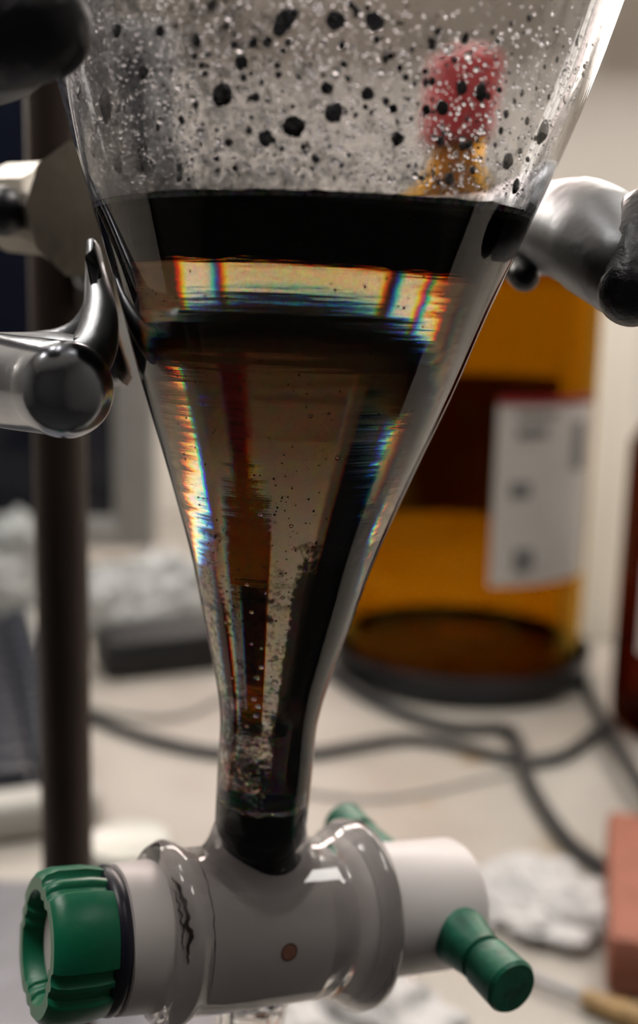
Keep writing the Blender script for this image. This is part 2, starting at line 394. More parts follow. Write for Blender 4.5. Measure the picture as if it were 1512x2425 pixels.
# ------------------------------------------------------------------ separatory funnel
NB = pt(622, 1900, .165)
AX = (at_y(757, 200, NB.y) - NB).normalized()
OUT = []
for y_, h_ in ((1950, 108), (1875, 111), (1800, 113), (1745, 113.5), (1700, 116.5), (1650, 125), (1600, 137), (1500, 165), (1400, 193), (1300, 223), (1100, 296), (900, 375), (700, 447), (450, 547), (200, 643), (0, 707)):
    lo, hi = -.1, .3
    for _ in range(50):
        m_ = (lo + hi) / 2
        if proj(NB + AX * m_)[1] > y_: lo = m_
        else: hi = m_
    OUT.append((lo, proj(NB + AX * lo)[2] * math.sin(math.atan(h_ / FPX))))
s_, r_ = OUT[-1]
OUT += [(s_ + a, r_ + b) for a, b in ((.011, .0026), (.021, .0040), (.031, .0038), (.041, .0016), (.050, -.0032), (.057, -.0107), (.062, -.0192), (.066, -.0257), (.072, -.0277), (.096, -.0280))]
def rout(s):
    if s <= OUT[0][0]: return OUT[0][1]
    for (a, ra), (b, rb) in zip(OUT, OUT[1:]):
        if s <= b:
            f = (s - a) / (b - a); return ra + (rb - ra) * f
    return OUT[-1][1]
TH = .0015
def rin(s):
    return rout(s) - TH
def faxis(s, th, r):
    a, e1, e2 = frame(AX); return NB + a * s + (e1 * math.cos(th) + e2 * math.sin(th)) * r
def radial(p):
    q = p - NB; s = q.dot(AX); v = q - AX * s; return s, v
def on_wall(px, py, back=False, fn=rin):
    d = ray(px, py)
    inside = lambda t: (lambda s, v: v.length < fn(s))(*radial(CAM + d * t))
    ts = [.09 + i * .0004 for i in range(300)]; hits = [t for t in ts if inside(t)]
    if not hits: return None
    a, b = (hits[-1], hits[-1] + .0004) if back else (hits[0] - .0004, hits[0])
    for _ in range(20):
        m = (a + b) / 2
        if inside(m) == back: a = m
        else: b = m
    p = CAM + d * (a + b) / 2; s, v = radial(p); return p, -v.normalized(), s
# stopcock axis (nut end nearer the camera)
A0 = pt(85, 2243, .1487 * 1.02); A1 = pt(1078, 2134, .1815 * 1.02)
SA = (A1 - A0).normalized(); SL = (A1 - A0).length
def st_of(px):
    lo, hi = -.02, .1
    for _ in range(50):
        m = (lo + hi) / 2
        if proj(A0 + SA * m)[0] < px: lo = m
        else: hi = m
    return lo
fn_ = thing('separatory_funnel', 'conical glass separatory funnel with a white stopcock and green handle', 'funnel', NB - AX * .05)
# smooth outer profile
def smooth_prof(P, per=4):
    q = spline([V((a, b, 0)) for a, b in P], per); return [(v.x, v.y) for v in q]
op = smooth_prof(OUT)
OUT_S = op
def rout(s):
    if s <= OUT_S[0][0]: return OUT_S[0][1]
    for (a, ra), (b, rb) in zip(OUT_S, OUT_S[1:]):
        if s <= b: return ra + (rb - ra) * (s - a) / max(b - a, 1e-9)
    return OUT_S[-1][1]
NECK_IN = [(-.0108, .0034), (-.0075, .0036), (-.0066, .0040), (-.0034, .0054), (-.0010, .0057)]
FL = [(-.0008, .0094), (-.0001, .0087), (.0007, .0081), (.0018, .0076), (.0032, .0072)]
outer = [(-.009, r) for _, r in FL] + op
inner = list(reversed(NECK_IN + [(s, r - TH) for s, r in op if s > .002]))
gv, gf = lathe(outer + inner, NB, AX, 96, False)
for k in range(len(FL)):                                 # the neck flares onto the round stopcock barrel
    for j in range(96):
        v = gv[k * 96 + j]; base = v - AX * (v - NB).dot(AX); lo, hi = -.0200, -.004
        for _ in range(30):
            m = (lo + hi) / 2; q = base + AX * m + NB * 0 - A0; q = q - SA * q.dot(SA)
            if q.length < .0119: lo = m
            else: hi = m
        gv[k * 96 + j] = base + AX * min(lo + FL[k][0], -.0040)
gb = mesh_obj('glass_body', gv, gf, 'glass', fn_, auto=60)
gb.data.materials.append(M['wetted'])

# liquid level
hp = on_wall(740, 450)
ZL = hp[0].z
for p_ in gb.data.polygons:                              # inner faces below the liquid level
    c_ = p_.center + ORG[gb]; q_ = c_ - NB; ss = q_.dot(AX); rr = (q_ - AX * ss).length
    if ss > .0012 and c_.z < ZL and rr < rout(ss) - TH * .5: p_.material_index = 1
def s_level(th, z=ZL):
    lo, hi = .06, .115
    for _ in range(40):
        m = (lo + hi) / 2
        if faxis(m, th, rin(m)).z < z: lo = m
        else: hi = m
    return lo
# emulsion film on the inner wall above the liquid
nth, ns = 120, 26
vs, fs, fl = [], [], []
for i in range(ns):
    for j in range(nth):
        th = 2 * math.pi * j / nth; s0 = s_level(th) - .0005; s = s0 + (.128 - s0) * i / (ns - 1)
        p = faxis(s, th, rin(s) + .00012); vs.append(p)
        side = -(p - NB - AX * s).normalized().x           # +1 on the side of the rod
        h = (s - s0) / .045
        fl.append(max(0, 1.0 - h * 6) * .55 + .50 * max(0, side * .9 + .25) + .02 * (1 - h) - .22 * max(0, h - .35) * (1 if side < .3 else .3) + .02)
for i in range(ns - 1):
    for j in range(nth):
        k = (j + 1) % nth; fs.append((i * nth + j, i * nth + k, (i + 1) * nth + k, (i + 1) * nth + j))
fo = mesh_obj('emulsion_film', vs, fs, 'film', fn_)
at = fo.data.attributes.new('film', 'FLOAT', 'POINT')
at.data.foreach_set('value', fl)
tag(fo, 'grey streaky emulsion film on the inner glass', kind='stuff')

# ---- stopcock
t_nut0, t_nut1 = 0.0, st_of(240)
t_or1, t_w1 = st_of(262), st_of(366)
t_bead = st_of(392); t_fl = st_of(822); t_k0, t_k1 = st_of(850), SL
BR, BI = .0119, .0094
tb0, tb1 = t_bead - .0022, t_fl + .0022
bo = [(tb0, .0103), (tb0, .0112), (tb0 + .0005, .0125), (tb0 + .0018, .0132), (tb0 + .0032, .0128), (tb0 + .0042, BR + .0002), (tb0 + .0055, BR - .0001),
      (tb0 + .009, BR), (tb1 - .0090, BR), (tb1 - .0060, BR + .0005), (tb1 - .0040, .0136), (tb1 - .0022, .0146), (tb1 - .0006, .0144), (tb1, .0134), (tb1, .0105)]
bi = [(tb1, BI + .0004), (tb0, BI)]
sk = mesh_obj('stopcock_barrel', *lathe(bo + bi, A0, SA, 72), 'glass', fn_, auto=70)
stem_o = NB - AX * .0215
s_b = (stem_o - A0).dot(SA); stem_o = A0 + SA * s_b - AX * .0098
mesh_obj('drain_stem', *lathe([(0, .0075), (.002, .0062), (.006, .0055), (.05, .0048), (.06, .0040), (.06, .0028), (.05, .0032), (.002, .0030), (0, .0030)], stem_o, -AX, 36), 'glass', sk, auto=60)
plug = mesh_obj('stopcock_plug', *lathe([(.0025, 0), (.0025, .0052), (t_nut1 - .001, .0052), (t_nut1, .0093), (t_w1, .0094), (t_w1 + .0003, .0096), (t_bead, BI + .0002), (t_fl - .004, BI + .0003), (t_fl, BI + .0006), (t_k0 - .002, .0102),
        (t_k0, .0104), (t_k1 - .0012, .0104), (t_k1 - .0003, .0099), (t_k1, .0090), (t_k1, 0)], A0, SA, 72, False), 'ptfe', fn_, auto=40)
tag(plug, 'white plastic plug with a round knob end')
mesh_obj('washer', *lathe([(t_or1, .0096), (t_or1 + .0003, .0103), (t_w1 - .0008, .0105), (t_w1, .0101), (t_w1, .0080), (t_or1, .0080)], A0, SA, 64), 'ptfe', fn_, auto=40)
mesh_obj('o_ring', *lathe([(t_nut1 - .0012 + .0016 * (1 + math.cos(q)), .0084 + .0019 * math.sin(q)) for q in [k * math.pi / 8 for k in range(16)]], A0, SA, 64), 'rubber', fn_)
_a, _e1, _e2 = frame(SA); _c = (CAM - A0); NPH = math.atan2(_c.dot(_e2), _c.dot(_e1)) - math.radians(8)
def lobes(th, t):
    k = ((th - NPH) / (2 * math.pi) * 4 + .5) % 1.0; d = min(k, 1 - k)     # four broad grips, a groove with a small rib between them
    g = max(0, min(1, (.16 - d) / .03)); rib = max(0, min(1, (.06 - d) / .03))
    return 1.0 - .085 * g + .055 * rib - .03 * (1 - math.cos(2 * math.pi * (k - .5)) ** 2 if abs(k - .5) < .25 else 1) * .3
nutp = [(t_nut1, .0094), (t_nut1 - .0005, .0101), (t_nut1 - .0030, .0105), (.0022, .0105), (.0006, .0100), (0, .0093), (0, .0076), (.0008, .0068), (.0030, .0064), (.0034, .0058), (t_nut1, .0056)]
mesh_obj('locking_nut', *lathe(nutp, A0, SA, 180, True, lambda th, t: lobes(th, t)), 'green', fn_, auto=35)
# handle bar through the knob
kc = A0 + SA * (t_k1 - .0058)
n1 = V((SA.y, -SA.x, 0)).normalized(); n2 = SA.cross(n1); n2 = n2 if n2.z > 0 else -n2
best = None
for be in range(-80, 81, 2):
    v = n1 * math.cos(math.radians(be)) - n2 * math.sin(math.radians(be))
    for hf in [x * .001 for x in range(16, 46)]:
        for hb in (0,):
            q = proj(kc + v * hf); e = (q[0] - 1214) ** 2 + (q[1] - 2345) ** 2
            if best is None or e < best[0]: best = (e, v, hf)
HV, HF = best[1], best[2]
hbk = min([x * .001 for x in range(10, 60)], key=lambda h: (proj(kc - HV * h)[0] - 835) ** 2 + (proj(kc - HV * h)[1] - 1925) ** 2)
def bar(L):
    return [(.006, 0), (.006, .0046), (.0108, .0047), (.0118, .0044), (L - .0086, .0038), (L - .0080, .0038), (L - .0078, .0033), (L - .0068, .0033), (L - .0066, .0040), (L - .0006, .0042), (L, .0038), (L, 0)]
mesh_obj('handle_bar', *lathe(bar(HF), kc, HV, 40, False), 'green_dark', plug, auto=35)
mesh_obj('handle_bar', *lathe(bar(hbk), kc, -HV, 40, False), 'green_dark', plug, auto=35)
# bore mark and brown residue lines on the plug under the glass
def on_cyl(px, py, r):
    d = ray(px, py); o = CAM - A0; dp = d - SA * d.dot(SA); oq = o - SA * o.dot(SA)
    a = dp.dot(dp); b = 2 * dp.dot(oq); c = oq.dot(oq) - r * r; D = b * b - 4 * a * c
    t = (-b - math.sqrt(max(D, 0))) / (2 * a); return CAM + d * t
def patch_on_cyl(px, py, r, w_, h_, n=20, h=.00006):
    p = on_cyl(px, py, r); q = p - A0; t = q.dot(SA); e = (q - SA * t).normalized(); f = SA.cross(e)
    vs = [A0 + SA * t + e * (r + h)]; fs = []
    for i in range(n):
        a = 2 * math.pi * i / n; dt, df = w_ * math.cos(a), h_ * math.sin(a) / r
        vs.append(A0 + SA * (t + dt) + (e * math.cos(df) + f * math.sin(df)) * (r + h))
    for i in range(n): fs.append((0, 1 + i, 1 + (i + 1) % n))
    return vs, fs
tag(mesh_obj('sediment_smear', *patch_on_cyl(628, 2046, BI + .0003, .0037, .0034), 'sediment', plug), 'black sediment at the plug opening')
mesh_obj('bore_rim', *patch_on_cyl(680, 2250, BI + .0003, .00135, .00125, h=.00003), 'salmon_rim', plug)
mesh_obj('bore', *patch_on_cyl(680, 2250, BI + .0003, .0011, .00098), 'salmon', plug)
def arc_line(t0, px_top, py0, py1, wid, mat, name):
    r = BI + .0003; a, e1, e2 = frame(SA); vs, fs = [], []
    pts = []
    for k in range(25):
        py = py0 + (py1 - py0) * k / 24; p = on_cyl(px_top, py, r); q = p - A0; t = q.dot(SA); e = (q - SA * t).normalized()
        ww = wid * (.35 + .65 * abs(mnoise.noise(V((k * .9, t0 * 900, 3.1))))) * (math.sin(math.pi * (k + .5) / 25) ** .5)
        for sg in (-1, 1): vs.append(A0 + SA * (t0 + sg * ww + .0003 * mnoise.noise(V((k * .5, 1, t0 * 500)))) + e * (r + .00005))
    for k in range(24): fs.append((2 * k, 2 * k + 1, 2 * k + 3, 2 * k + 2))
    return mesh_obj(name, vs, fs, mat, plug)
tl = st_of(440)
arc_line(tl, 465, 2040, 2330, .00022, 'residue', 'residue_line')
arc_line(tl - .0031, 430, 2080, 2280, .00032, 'residue', 'residue_line')
arc_line(tl - .0036, 425, 2100, 2250, .0002, 'residue', 'residue_line')

# ---- liquid inside the funnel
lq = thing('dark_liquid', 'dark brown liquid with a black surface filling the lower glass cone', 'liquid', NB)
S0 = .0004
nth, ns = 96, 60
vs, fs = [], []
for i in range(ns):
    for j in range(nth):
        th = 2 * math.pi * j / nth; s1 = s_level(th); s = S0 + (s1 - S0) * i / (ns - 1)
        vs.append(faxis(s, th, rin(s) + .00035))
for i in range(ns - 1):
    for j in range(nth):
        k = (j + 1) % nth; fs.append((i * nth + j, i * nth + k, (i + 1) * nth + k, (i + 1) * nth + j))
fs.append(tuple(range(nth))); fs.append(tuple((ns - 1) * nth + j for j in range(nth)))
mesh_obj('liquid_volume', vs, fs, 'liquid', lq, auto=50)
vs, fs = [], []                                          # ragged black scum raft; the surface's dark total reflection is painted in
for j in range(192):
    th = 2 * math.pi * j / 192; s = s_level(th)
    dz = .0011 + .0004 * mnoise.noise(V((math.cos(th) * 9, math.sin(th) * 9, 2)))
    dz2 = .0001 + .0005 * mnoise.noise(V((math.cos(th) * 14, math.sin(th) * 14, 7)))
    vs.append(faxis(s - dz, th, rin(s - dz) - .0001)); vs.append(faxis(s + dz2, th, rin(s + dz2) - .0001))
for j in range(192):
    k = (j + 1) % 192; fs.append((2 * j, 2 * k, 2 * k + 1, 2 * j + 1))
fs.append(tuple(2 * j for j in range(192))); fs.append(tuple(2 * j + 1 for j in range(192)))
tag(mesh_obj('scum_dark_reflection', vs, fs, 'scum', lq, auto=40), 'black floating scum with a painted dark reflection at the liquid surface')
sedp = [(-.0112, 0), (-.0112, .0034), (-.0105, .0036), (-.0090, .0037), (-.0075, .0038), (-.0066, .0042), (-.0034, .0056), (-.0010, .0059), (.0004, .0059), (.0006, .0050), (.0008, 0)]
a_, e1_, e2_ = frame(AX)
vv, ff = lathe(smooth_prof(sedp, 3), NB, AX, 64, False)
vv = [v + (v - NB - AX * (v - NB).dot(AX)) * .05 * mnoise.noise(v * 900) if (v - NB).dot(AX) < -.006 else v + AX * .0007 * mnoise.noise(v * 500) for v in vv]
tag(mesh_obj('sediment', vv, ff, 'sediment', lq), 'black sediment packed in the narrow neck')

vs, fs, fl = [], [], []
nth, ns = 120, 150
rings = []
for y_ in (1245, 1372, 1420):
    lo, hi = 0, .07
    for _ in range(40):
        m = (lo + hi) / 2
        if proj(NB + AX * m)[1] > y_: lo = m
        else: hi = m
    rings.append(lo)
for i in range(ns):
    for j in range(nth):
        th = 2 * math.pi * j / nth; s = .0012 + .062 * i / (ns - 1)
        p = faxis(s, th, rin(s) - .00015); vs.append(p); v = (p - NB - AX * s).normalized()
        h = s / .062; front = max(0, min(1, -v.y * 4))
        dark_view = max(0, min(1, (v.x - .15) * 9)) * front * max(0, min(1, (.044 - s) / .008))      # dark refracted background painted in on the right of the neck
        fl.append(.74 * max(0, 1 - h) ** 1.1 * (1 if v.y < 0 else .6) + 1.0 * dark_view + sum(.75 * math.exp(-((s - q + .0006 * mnoise.noise(V((th * 3, q * 900, 0)))) / .00055) ** 2) * max(0, .35 + mnoise.noise(V((th * 2.5, q * 700, 5)))) for q in rings) - .12 * max(0, h - .6))
for i in range(ns - 1):
    for j in range(nth):
        k = (j + 1) % nth; fs.append((i * nth + j, i * nth + k, (i + 1) * nth + k, (i + 1) * nth + j))
fo = mesh_obj('deposit_and_dark_view', vs, fs, 'deposit', lq)
fo.data.attributes.new('film', 'FLOAT', 'POINT').data.foreach_set('value', fl)
tag(fo, 'grainy black deposit and painted dark refraction inside the lower cone', kind='stuff')
# bubbles clinging in the lower cone and neck
bub = [(515, 1325, 9), (508, 1350, 8), (600, 1445, 7), (570, 1452, 6), (545, 1470, 6), (652, 1553, 9), (640, 1562, 8), (622, 1575, 7), (612, 1600, 9), (652, 1610, 10), (645, 1628, 8), (655, 1638, 7),
       (622, 1530, 5), (600, 1520, 5), (606, 1650, 8), (614, 1668, 9), (610, 1690, 9), (590, 1715, 6), (540, 1690, 6), (700, 1712, 6), (736, 1712, 6), (600, 1752, 6), (612, 1740, 5), (590, 1850, 7),
       (604, 1840, 5), (640, 1855, 6), (655, 1860, 6), (690, 1862, 7), (676, 1862, 5), (585, 1910, 6), (612, 1904, 5), (645, 1922, 6), (685, 1908, 6), (698, 1910, 6), (600, 1936, 6), (615, 1942, 6), (632, 1942, 6),
       (655, 1968, 7), (675, 1968, 6), (697, 1968, 6), (712, 1892, 6), (545, 1968, 6), (718, 1930, 6), (690, 2005, 7), (582, 2034, 7), (670, 2045, 6), (684, 2030, 6), (798, 1079, 9), (735, 980, 8), (590, 1380, 7), (620, 1215, 8), (690, 1240, 7),
       (740, 1385, 6), (500, 1430, 6), (560, 1390, 7), (630, 1400, 6), (670, 1410, 7), (575, 1560, 5), (560, 1600, 5), (690, 1650, 6), (550, 1620, 6)]
for px, py, pr in bub:
    h = on_wall(px, py, fn=lambda s: rin(s) if s > .002 else max(.0030, min(rin(.004), (.0058 if s > -.001 else .0036 + (s + .0075) / .0065 * .0022 if s > -.0075 else .0036))))
    if not h: continue
    p, nrm, s = h; r = pr * proj(p)[2] / FPX * .8
    c = p + nrm * (r * .2)
    mesh_obj('bubble', [c + v * r for v in ICO2[0]], ICO2[1], 'water', lq)
# dark specks on the glass
vs, fs = [], []
for k in range(4200):
    s = random.uniform(.008, .086); th = random.uniform(0, 2 * math.pi)
    if random.random() > (1.0 if s < .05 else .5): continue
    r = random.choice((.00006, .00009, .00012, .00017)) * random.uniform(.7, 1.2)
    c = faxis(s, th, rin(s) - .0002)
    b = len(vs); vs += [c + v * r for v in ICO1[0][:]]; fs += [tuple(i + b for i in f) for f in ICO1[1]]
tag(mesh_obj('speck', vs, fs, 'black_drop', lq), kind='stuff')

# dark and grey residue drops in the upper cone: px, py, radius px, stretch, slant, kind
DR = [(345, 168, 17, 1, 0, 0), (530, 222, 25, 1.2, 0, 0), (697, 297, 26, 1, 0, 0), (775, 207, 15, 1, 0, 0), (285, 72, 16, 1, 1, 0), (385, 72, 13, 1, 1, 0), (470, 95, 12, 1.4, 0, 0), (635, 97, 11, 1.2, .6, 0),
      (602, 100, 11, 1.2, .6, 0), (940, 325, 15, 1.2, 0, 0), (930, 255, 11, 1, 0, 0), (945, 158, 8, 1, 0, 0), (1008, 258, 12, 1, 0, 0), (1045, 252, 17, 1, 0, 0), (1090, 205, 15, 1.2, 0, 0), (1135, 215, 16, 1.4, 0, 0),
      (1275, 310, 20, 1.9, .7, 0), (1195, 378, 17, 1.3, .5, 0), (1212, 437, 12, 1.8, .5, 0), (1180, 305, 8, 1.2, .4, 0), (1098, 88, 9, 1.6, .4, 0), (1035, 72, 7, 1.8, .6, 0), (260, 245, 24, 1.7, -.2, 1), (290, 385, 17, 1.3, -.2, 1),
      (340, 385, 15, 1.5, -.2, 1), (235, 350, 11, 2, -.3, 0), (630, 325, 18, 1.1, 0, 1), (790, 265, 22, 1.1, 0, 1), (870, 220, 16, 1, 0, 1), (795, 47, 23, 1, 0, 1), (505, 10, 13, 1, 0, 0), (545, 335, 10, 1, 0, 0),
      (575, 145, 17, 1, .8, 1), (675, 50, 22, 1.7, .5, 1), (825, 185, 7, 1, 0, 0), (465, 130, 8, 1, 0, 0), (497, 128, 7, 1, 0, 0), (435, 282, 8, 1.5, -.5, 0), (597, 172, 6, 1, 0, 0), (566, 205, 5, 1, 0, 0),
      (608, 228, 11, 1, 0, 1), (695, 250, 6, 1, 0, 0), (885, 48, 20, 1.2, -.8, 1), (870, 18, 7, 1, 0, 0), (1310, 137, 6, 1.3, .3, 0), (1355, 95, 6, 1.8, .3, 0), (1230, 215, 7, 1, 0, 0), (1150, 225, 9, 1, 0, 0), (1240, 282, 8, 1.3, .4, 0),
      (1325, 230, 6, 1.6, .4, 0), (1290, 225, 6, 1.3, .3, 0), (810, 105, 8, 1.3, -.3, 0), (1005, 167, 8, 1, 0, 0), (1022, 190, 9, 1.2, 0, 0), (1040, 332, 11, 1, 0, 1), (720, 345, 8, 1, 0, 0), (540, 60, 7, 1, 0, 0), (672, 118, 7, 1, 0, 0),
      (735, 150, 5, 1, 0, 0), (200, 215, 9, 2, -.3, 0), (130, 240, 7, 3, -.3, 0), (925, 130, 8, 1, 0, 0), (865, 250, 7, 1, 0, 0), (1105, 340, 9, 1.2, .4, 0), (1020, 100, 10, 1.4, -.4, 1), (450, 200, 5, 1, 0, 0), (430, 395, 9, 1.2, 0, 0),
      (560, 395, 8, 1, 0, 0), (240, 300, 6, 2, -.3, 0), (325, 345, 7, 1.4, -.3, 0), (380, 300, 6, 1.4, -.3, 0), (1060, 420, 12, 1.3, .4, 1), (660, 180, 5, 1, 0, 0), (410, 165, 6, 1.4, -.4, 0), (1262, 205, 5, 1.4, .4, 0)]
dn = 0
for px, py, pr, stx, sl, kd in DR:
    h = on_wall(px, py)
    if not h: continue
    p, nrm, s = h; r = pr * proj(p)[2] / FPX
    e2 = (AX - nrm * AX.dot(nrm)).normalized(); e1 = e2.cross(nrm).normalized()
    if e1.x < 0: e1 = -e1
    ca, sa = math.cos(sl), math.sin(sl); f2 = e2 * ca + e1 * sa; f1 = e1 * ca - e2 * sa
    dn += 1; vs = []
    for v in ICO3[0]:
        q = 1 + .20 * mnoise.noise(V((v.x * 1.7 + dn * 3.3, v.y * 1.7, v.z * .5)))
        vs.append(p + nrm * (.00015 + max(v.z, -.3) * r * .45) + f1 * v.x * r * q + f2 * v.y * r * stx * q)
    mesh_obj('droplet', vs, ICO3[1], 'grey_drop' if kd else 'black_drop', fn_)
# countless fine beads of condensation
def beads(n, mat, rsz, front):
    vs, fs = [], []
    for k in range(n):
        px, py = random.uniform(110, 1470), random.uniform(-40, 470)
        if px > 1000 and py < 60 and random.random() < .8: continue
        if random.random() > (1.15 - .55 * (px - 110) / 1360) * (.45 + .55 * max(0, py) / 470): continue
        h = on_wall_fast(px, py, not front)
        if not h: continue
        p, nrm, s = h
        if p.z < ZL + .0012: continue
        r = rsz * random.choice((.5, .7, .7, 1, 1, 1.5)); st_ = random.uniform(.8, 1.3)
        e2 = (AX - nrm * AX.dot(nrm)).normalized(); e1 = e2.cross(nrm).normalized(); b = len(vs)
        vs += [p + nrm * (max(v.z, -.2) * r * .7 + .00013) + e1 * v.x * r + e2 * v.y * r * st_ for v in ICO1[0]]; fs += [tuple(i + b for i in f) for f in ICO1[1]]
    return tag(mesh_obj('condensation', vs, fs, mat, fn_), kind='stuff')
def on_wall_fast(px, py, back):
    d = ray(px, py); lo = None
    # closest approach, then bisect outward
    best = min((radial(CAM + d * t)[1].length - rin(radial(CAM + d * t)[0]), t) for t in (.11, .12, .13, .14, .145, .15, .155, .16, .17))
    if best[0] > 0: return None
    a, b = (best[1], .24) if back else (best[1], .085)
    for _ in range(16):
        m = (a + b) / 2; s, v = radial(CAM + d * m)
        if v.length < rin(s): a = m
        else: b = m
    p = CAM + d * a; s, v = radial(p); return p, -v.normalized(), s
beads(5200, 'water', .00019, True)
beads(260, 'water', .00036, True)
beads(1400, 'water', .00030, False)
beads(2200, 'black_drop', .00012, True)
beads(500, 'grey_drop', .0003, True)

# ------------------------------------------------------------------ clamp
cl = thing('prong_clamp', 'metal laboratory clamp with prongs gripping the glass cone', 'clamp', pt(60, 490, .20))
colc = pt(-60, 492, .212); cole = pt(215, 500, .186); ca_ = (cole - colc).normalized(); cL = (cole - colc).length
k = .2 / FPX
colp = [(0, 0), (0, 60 * k), (cL * .26, 62 * k), (cL * .30, 70 * k), (cL * .36, 100 * k), (cL * .42, 106 * k), (cL * .72, 108 * k), (cL * .86, 128 * k), (cL * .96, 150 * k), (cL * .97, 0)]
mesh_obj('collar', *lathe(colp, colc, ca_, 10, False), 'cast', cl, auto=25)
arm_end = V((RX + .012, RY, colc.z))
mesh_obj('shaft', *tube([arm_end, (arm_end + colc) / 2, colc + ca_ * .004], .0045, 20), 'steel', cl)
mesh_obj('adjusting_screw', *tube([pt(-60, 500, .190), pt(8, 500, .186)], [.0038, .0042], 18), 'black_vinyl', cl)
# upper finger: dark coated tip in front of the glass
path = spline([pt(98, 66, .112), pt(-30, 85, .115), pt(-150, 130, .126), pt(-230, 300, .16), pt(-160, 440, .195), pt(-20, 490, .207)], 8)
mesh_obj('finger', *tube(path[8:], [.0052, .0055, .0050, .0045], 24), 'steel', cl)
tipv = tube(path[:11], [.0052, .0056, .0057, .0056], 28)
tag(mesh_obj('finger_tip', *tipv, 'black_vinyl', cl), 'black coated finger tip')
pth2 = spline([pt(95, 110, .117), pt(20, 165, .119), pt(-100, 200, .124)], 6)
mesh_obj('finger_web', *tube(pth2, [.0035, .0042, .0045], 18, flat=.7), 'steel', cl)
# lower finger: chrome rod with a domed end
path = spline([pt(168, 925, .131), pt(110, 915, .137), pt(0, 900, .146), pt(-150, 860, .156), pt(-230, 680, .175), pt(-150, 540, .2), pt(-20, 500, .208)], 8)
mesh_obj('finger', *tube(path[4:], [.0058, .0062, .0060, .0050, .0045], 32), 'chrome', cl)
d0 = (path[0] - path[6]).normalized(); L0 = (path[0] - path[6]).length
mesh_obj('finger_tip', *lathe([(0, 0), (0, .0058), (L0 * .8, .0059), (L0, .0056), (L0 + .0012, .0048), (L0 + .0020, .0034), (L0 + .0023, .0018), (L0 + .0024, 0)], path[6], d0, 40, False), 'chrome', cl, auto=50)
# jaw web that lies against the glass edge
def plate(poly, depth, thick, name, mat, bev):
    n = len(poly); vs = []; A = [pt(x, y, depth + (dd if len(q) else 0)) for x, y, *q in poly for dd in [q[0] if q else 0]]
    bm = bmesh.new(); f = [bm.verts.new(a) for a in A]; g = [bm.verts.new(a + fwd * thick) for a in A]
    bm.faces.new(f); bm.faces.new(g[::-1])
    for i in range(n): bm.faces.new((f[i], g[i], g[(i + 1) % n], f[(i + 1) % n]))
    bmesh.ops.recalc_face_normals(bm, faces=bm.faces)
    bmesh.ops.bevel(bm, geom=bm.edges[:], offset=bev, segments=3, affect='EDGES', profile=.5)
    bm.verts.index_update(); vs = [v.co.copy() for v in bm.verts]; fs = [tuple(v.index for v in q.verts) for q in bm.faces]; bm.free()
    return mesh_obj(name, vs, fs, mat, cl, auto=60)
plate([(212, 540), (228, 600), (246, 690), (276, 800), (300, 880), (285, 905), (180, 900), (60, 880), (-60, 880), (-60, 790), (60, 782), (140, 772), (178, 745), (196, 700), (206, 630)], .150, .007, 'jaw', 'steel', .0016)
mesh_obj('jaw_rib', *tube(spline([pt(216, 575, .156), pt(228, 660, .153), pt(236, 760, .149), pt(205, 850, .145), pt(120, 850, .146), pt(-60, 850, .150)], 8), [.0006, .0016, .0026, .0034, .0036, .0036], 24), 'steel', cl)
# far jaw arc behind the glass and the finger on the other side
arc = spline([pt(120, 500, .203), pt(330, 575, .204), pt(620, 600, .206), pt(950, 560, .206), pt(1180, 550, .197), pt(1300, 540, .180)], 8)
mesh_obj('jaw', *tube(arc, [.0060, .0068, .0066, .0058, .0062], 24), 'cast', cl)
fp = spline([pt(1235, 525, .187), pt(1320, 535, .172), pt(1400, 560, .160), pt(1470, 620, .150), pt(1530, 690, .142)], 8)
mesh_obj('finger', *tube(fp[:-6], [.0050, .0066, .0078, .0078, .0066], 32), 'steel', cl)
fp2 = spline([pt(1480, 615, .149), pt(1500, 650, .1455), pt(1500, 690, .143), pt(1560, 720, .138)], 6)
tag(mesh_obj('finger_tip', *tube([pt(1545, 545, .150), pt(1530, 620, .146), pt(1500, 690, .143)], [.0060, .0062, .0046], 28), 'black_vinyl', cl), 'black coated finger tip')
mesh_obj('set_screw', *tube([pt(1215, 590, .182), pt(1232, 640, .176), pt(1243, 655, .173)], [.0028, .0026, .0024], 18), 'black_vinyl', cl)
mesh_obj('finger_web', *tube([pt(1205, 590, .188), pt(1300, 610, .180)], [.0040, .0030], 18), 'steel', cl)
# boss head that ties the clamp shaft to the rod
bz = colc.z
bh = thing('boss_head', 'cast metal boss head fixing the clamp shaft to the rod', 'clamp holder', (RX, RY, bz - .022))
mesh_obj('block', *box((RX + .0115, RY, bz - .004), (.010, .022, .030), bev=.002), 'cast', bh, auto=40)
mesh_obj('thumb_screw', *tube([(RX + .0115, RY - .010, bz - .012), (RX + .0115, RY - .020, bz - .012)], [.0025, .003], 12), 'steel', bh)

